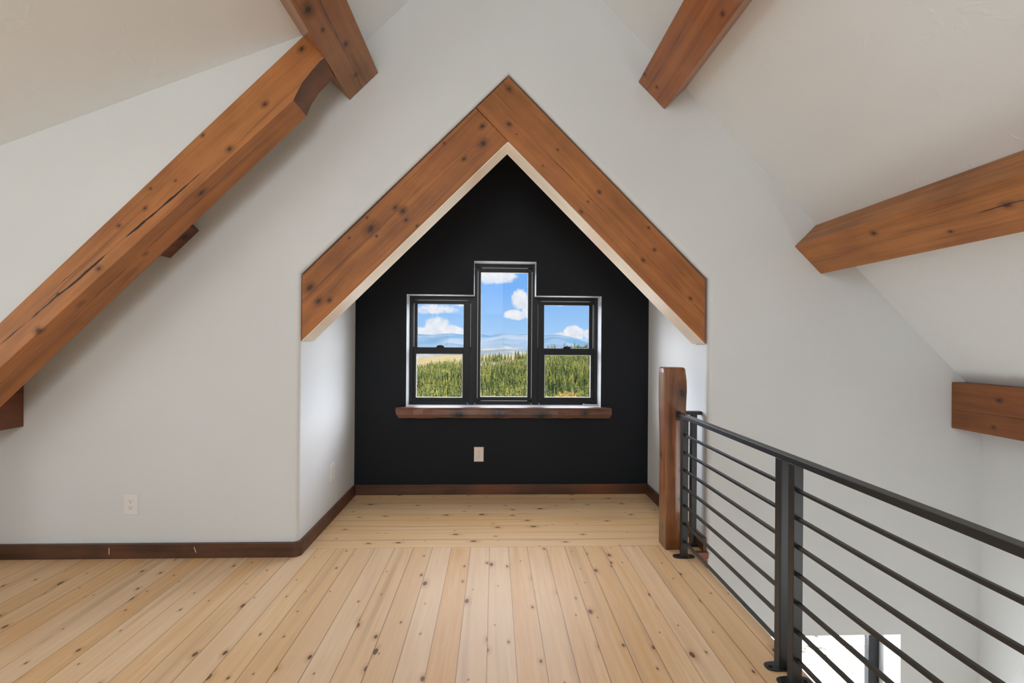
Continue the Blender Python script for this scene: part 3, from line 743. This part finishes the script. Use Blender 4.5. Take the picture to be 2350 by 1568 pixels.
t.l.new(t.mix(t.mr(y_, 60, 80), gr, grass), b.inputs['Base Color']); b.inputs['Roughness'].default_value = 1; b.inputs['Specular IOR Level'].default_value = 0
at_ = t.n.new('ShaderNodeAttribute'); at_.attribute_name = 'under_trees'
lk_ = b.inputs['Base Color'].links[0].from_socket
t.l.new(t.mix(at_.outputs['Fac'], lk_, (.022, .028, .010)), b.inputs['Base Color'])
GROUND = m
ts = [-2.2, -1.5, -1, -.7, -.5, -.4, -.3]+[-.25+i*.008 for i in range(80)]+[.4, .5, .7, 1, 1.5, 2.2]
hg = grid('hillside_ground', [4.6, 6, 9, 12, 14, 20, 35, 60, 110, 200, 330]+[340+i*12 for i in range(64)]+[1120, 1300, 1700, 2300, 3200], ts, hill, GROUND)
# far mountains, three ridges
def ridge(name, y0, y1, y2, prof, seed, amp, mat):
    ys = [y0+(y1-y0)*i/14 for i in range(15)]+[y1+(y2-y1)*i/4 for i in range(1, 5)]
    tt = [-.6+i*.008 for i in range(151)]
    def hf(x, y):
        t_ = x/y; e = 1.35+lerp(prof, t_)/1100*y1
        k = (y-y0)/(y1-y0) if y < y1 else 1-(y-y1)/(y2-y1)
        k = max(0, k)
        nn = noise.fractal(Vector((x*.0022+seed, y*.0022, seed)), 1.0, 2.0, 5)
        return -120+(e+120)*(k**.6)+amp*nn*math.sin(PI*min(1, k))
    grid(name, ys, tt, hf, mat)
def mountain_mat(name, a, bb, s):
    m, t, b = new_mat(name); c = coords(t)
    n1 = t.noise(c, s, 5, .6, .4)
    t.l.new(t.mix(t.mr(n1, .42, .60), a, bb), b.inputs['Base Color']); b.inputs['Roughness'].default_value = 1; b.inputs['Specular IOR Level'].default_value = 0
    return m
MT = mountain_mat('haze_tinted_slopes', (.030, .056, .082), (.070, .082, .096), .0016)  # blue distance haze tinted into the bare and wooded slope colours
ridge('mountain_range', 3600, 5600, 7000, [(-.6, 10), (-.17, 17), (-.13, 15), (-.09, 19), (-.066, 16), (-.027, 17), (-.01, 15), (.02, 20), (.05, 16), (.07, 19), (.10, 14), (.13, 18), (.16, 13), (.20, 3), (.3, 8), (.6, 14)], 3.1, 25, MT)
ridge('foothills', 2300, 3300, 4000, [(-.6, -16), (-.15, -14), (-.1, -22), (-.066, -12), (-.02, -14), (.02, -9), (.07, -18), (.12, -16), (.2, -12), (.6, -16)], 9.4, 14, mountain_mat('dry_sage_slopes', (.050, .060, .066), (.100, .098, .088), .004))
# air between here and the mountains
air = MB().box((-5200, 2400, -140), (5200, 5500, 38)).build('valley_haze', None)
m = bpy.data.materials.new('thin_air'); m.use_nodes = True; m.node_tree.nodes.clear()
vo = m.node_tree.nodes.new('ShaderNodeVolumeScatter'); vo.inputs['Color'].default_value = (.52, .76, 1, 1); vo.inputs['Density'].default_value = .000007; vo.inputs['Anisotropy'].default_value = 0
mo = m.node_tree.nodes.new('ShaderNodeOutputMaterial'); m.node_tree.links.new(vo.outputs[0], mo.inputs['Volume'])
air.data.materials.append(m); tag(air, 'pale blue haze lying in the valley in front of the mountains', 'haze', kind='stuff')

def clear(x, y):   # meadow between forest edge and crest
    t_ = x/y; z = hill(x, y); dy = (1.35-z)/y*1100
    return dy < lerp(FOREST, t_)+3*noise.noise(Vector((t_*60, 0, 0)))
def glade(x, y):
    t_ = x/y; dy = (1.35-hill(x, y))/y*1100
    return -.115 < t_ < -.05 and 53 < dy < 64 and t_ > -.10+(dy-53)*.004
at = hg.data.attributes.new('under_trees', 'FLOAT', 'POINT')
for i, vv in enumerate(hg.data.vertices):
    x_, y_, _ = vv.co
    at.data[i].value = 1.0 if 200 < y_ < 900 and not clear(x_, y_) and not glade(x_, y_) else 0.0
# conifers
def foliage_mat(name, a, bb, sc=.5):
    m, t, b = new_mat(name)
    oi = t.n.new('ShaderNodeObjectInfo'); c = coords(t)
    geo = t.n.new('ShaderNodeNewGeometry')
    n1 = t.noise(geo.outputs['Position'], sc, 3)
    n2 = t.noise(geo.outputs['Position'], .035, 3)
    zn = t.m('MULTIPLY', t.m('SUBTRACT', oi.outputs['Random'], .5), .10)
    f_ = t.m('ADD', t.m('ADD', t.m('MULTIPLY', n1, .6), zn), t.m('MULTIPLY', n2, .5))
    t.l.new(t.mix(t.mr(f_, .44, .70), a, bb), b.inputs['Base Color'])
    b.inputs['Roughness'].default_value = .9; b.inputs['Specular IOR Level'].default_value = .1
    return m
CON = foliage_mat('conifer_foliage', (.018, .034, .010), (.215, .205, .048))
CON2 = foliage_mat('dark_conifer_foliage', (.012, .026, .010), (.09, .115, .030))
BARK = simple('tree_bark', (.16, .10, .06), .9)
GOLD = foliage_mat('yellow_foliage', (.055, .040, .008), (.34, .22, .045), 2.0)
def conifer_geo(rng, layers=9, spikes=11, h=1.0, rad=.15):
    v = []; fs = []
    for i in range(layers):
        k = i/(layers-1); z0 = h*(.10+.76*k); zt = h*(.10+.76*k+.24*(1-.35*k)); zt = min(zt, h)
        R = rad*h*(1-k)**.82+.018*h
        b0 = len(v); v.append((rng.uniform(-.004, .004)*h, rng.uniform(-.004, .004)*h, zt)); n = spikes*2
        a0 = rng.uniform(0, 6)
        for j in range(n):
            rr = R*(rng.uniform(.85, 1.15) if j % 2 == 0 else rng.uniform(.5, .65)); a = a0+2*PI*j/n
            v.append((rr*math.cos(a), rr*math.sin(a), z0-(.03*h if j % 2 == 0 else -.02*h)))
        for j in range(n): fs.append((b0, b0+1+j, b0+1+(j+1) % n))
    return v, fs
rng = random.Random(11)
protos = []
for i in range(4):
    v, fs = conifer_geo(rng, 9, 10, 1.0, rng.uniform(.13, .17))
    # slim trunk below the lowest boughs
    k = len(v)
    for zz, rr in ((-.03, .016), (.5, .009)):
        for j in range(6): v.append((rr*math.cos(j*PI/3), rr*math.sin(j*PI/3), zz))
    tf = [(k+j, k+(j+1) % 6, k+6+(j+1) % 6, k+6+j) for j in range(6)]
    me = bpy.data.meshes.new('conifer'); me.from_pydata(v, [], fs+tf); me.materials.append(CON if i < 3 else CON2); me.materials.append(BARK)
    for q in range(len(fs), len(fs)+6): me.polygons[q].material_index = 1
    protos.append(me)
# scatter
pts = []
def in_view(t_): return True
occ = {}
tries = 0
while len(pts) < 11500 and tries < 80000:
    tries += 1
    y = 345*(900/345)**rng.random(); t_ = rng.uniform(-.34, .38); x = t_*y
    if clear(x, y) and rng.random() > .012: continue
    if glade(x, y) and rng.random() < .93: continue
    key = (int(x/2.6), int(y/2.6))
    if any((key[0]+i, key[1]+j) in occ for i in (-1, 0, 1) for j in (-1, 0, 1)): continue
    occ[key] = 1
    pts.append((y, x, rng.uniform(9, 16.5)*(.72 if y > 700 else 1)))
# line of trees along the crest
for i in range(120):
    t_ = rng.uniform(-.03, .075) if i < 60 else rng.uniform(.10, .24)
    y = rng.uniform(860, 905); pts.append((y, t_*y, rng.uniform(11, 19) if i < 60 else rng.choice([7, 9, 12, 17])))
for i in range(40):
    t_ = rng.uniform(-.15, -.09); y = rng.uniform(985, 1040); pts.append((y, t_*y, rng.uniform(8, 12)))
pts.sort(key=lambda p: p[0]/p[2])
win = [p for p in pts if (-.168 < p[1]/p[0] < -.064 or -.03 < p[1]/p[0] < .073 or .103 < p[1]/p[0] < .205) and (1.35-hill(p[1], p[0]))/p[0]*1100 < 128]
sel = []
for p in win:
    if len(sel) < 290 and all(abs(p[0]-q[0]) > 5 or math.hypot(p[0]-q[0], p[1]-q[1]) > .15*(p[2]+q[2]) for q in sel): sel.append(p)
ind = set(id(p) for p in sel)
first = True
for p in pts:
    if id(p) not in ind: continue
    y, x, h = p
    o = bpy.data.objects.new('conifer_tree', protos[rng.choice([0, 0, 1, 1, 2, 2, 3])]); COL.objects.link(o)
    o.location = (x, y, hill(x, y)-.2); o.scale = (h, h, h); o.rotation_euler = (0, 0, rng.uniform(0, 6.28))
    wn_ = 'left' if x/y < -.05 else 'centre' if x/y < .09 else 'right'
    tag(o, 'green conifer among many alike on the near hillside, seen through the %s alcove window' % wn_, 'conifer tree', 'conifers beyond the %s alcove window' % wn_)
# the rest of the forest, one object
indp = [p for p in pts if id(p) in ind]
cell = {}
for p in indp: cell.setdefault((int(p[1]//6), int(p[0]//6)), []).append(p)
def near(p):
    cx, cy = int(p[1]//6), int(p[0]//6)
    return any(math.hypot(p[0]-q[0], p[1]-q[1]) < .15*(p[2]+q[2]) for i in (-1, 0, 1) for j in (-1, 0, 1) for q in cell.get((cx+i, cy+j), ()))
v = []; fs = []
lows = [conifer_geo(random.Random(i), 6, 6, 1.0, .15) for i in range(4)]
for p in pts:
    if id(p) in ind or near(p): continue
    y, x, h = p; gv, gf = rng.choice(lows); k = len(v); z = hill(x, y)-.2; a = rng.uniform(0, 6.28); ca, sa = math.cos(a), math.sin(a)
    v += [(x+h*(q[0]*ca-q[1]*sa), y+h*(q[0]*sa+q[1]*ca), z+h*q[2]) for q in gv]; fs += [tuple(k+i for i in q) for q in gf]
me = bpy.data.meshes.new('conifer_forest'); me.from_pydata(v, [], fs); me.materials.append(CON)
o = bpy.data.objects.new('conifer_forest', me); COL.objects.link(o)
tag(o, 'dense green conifer forest covering the rest of the hillside', 'forest', kind='stuff')
# the yellow-leaved tree seen at the foot of the right window
gt = thing('yellow_tree', (9.1, 58, hill(9.1, 58)), 'golden yellow treetop at the foot of the right alcove window', 'tree')
v = []; fs = []; rr = random.Random(5)
topz = -4.6-hill(9.1, 58); 
for i in range(1500):
    a = rr.uniform(0, 6.28); ph = math.acos(rr.uniform(-1, 1)); R = rr.uniform(.5, 1)**.4
    c_ = Vector((2.9*R*math.sin(ph)*math.cos(a), 2.9*R*math.sin(ph)*math.sin(a), topz-3.0+3.0*R*math.cos(ph)))
    s = rr.uniform(.12, .26); d1 = Vector((rr.uniform(-1, 1), rr.uniform(-1, 1), rr.uniform(-1, 1))).normalized(); d2 = d1.orthogonal().normalized()
    k = len(v); v += [c_-d1*s, c_+d2*s*.7, c_+d1*s, c_-d2*s*.7]; fs.append((k, k+1, k+2, k+3))
mesh_obj('foliage', v, fs, GOLD, gt)
MB().cyl((0, 0, 0), .28, topz-1.0, 10, 2, .06).build('trunk', BARK, gt)
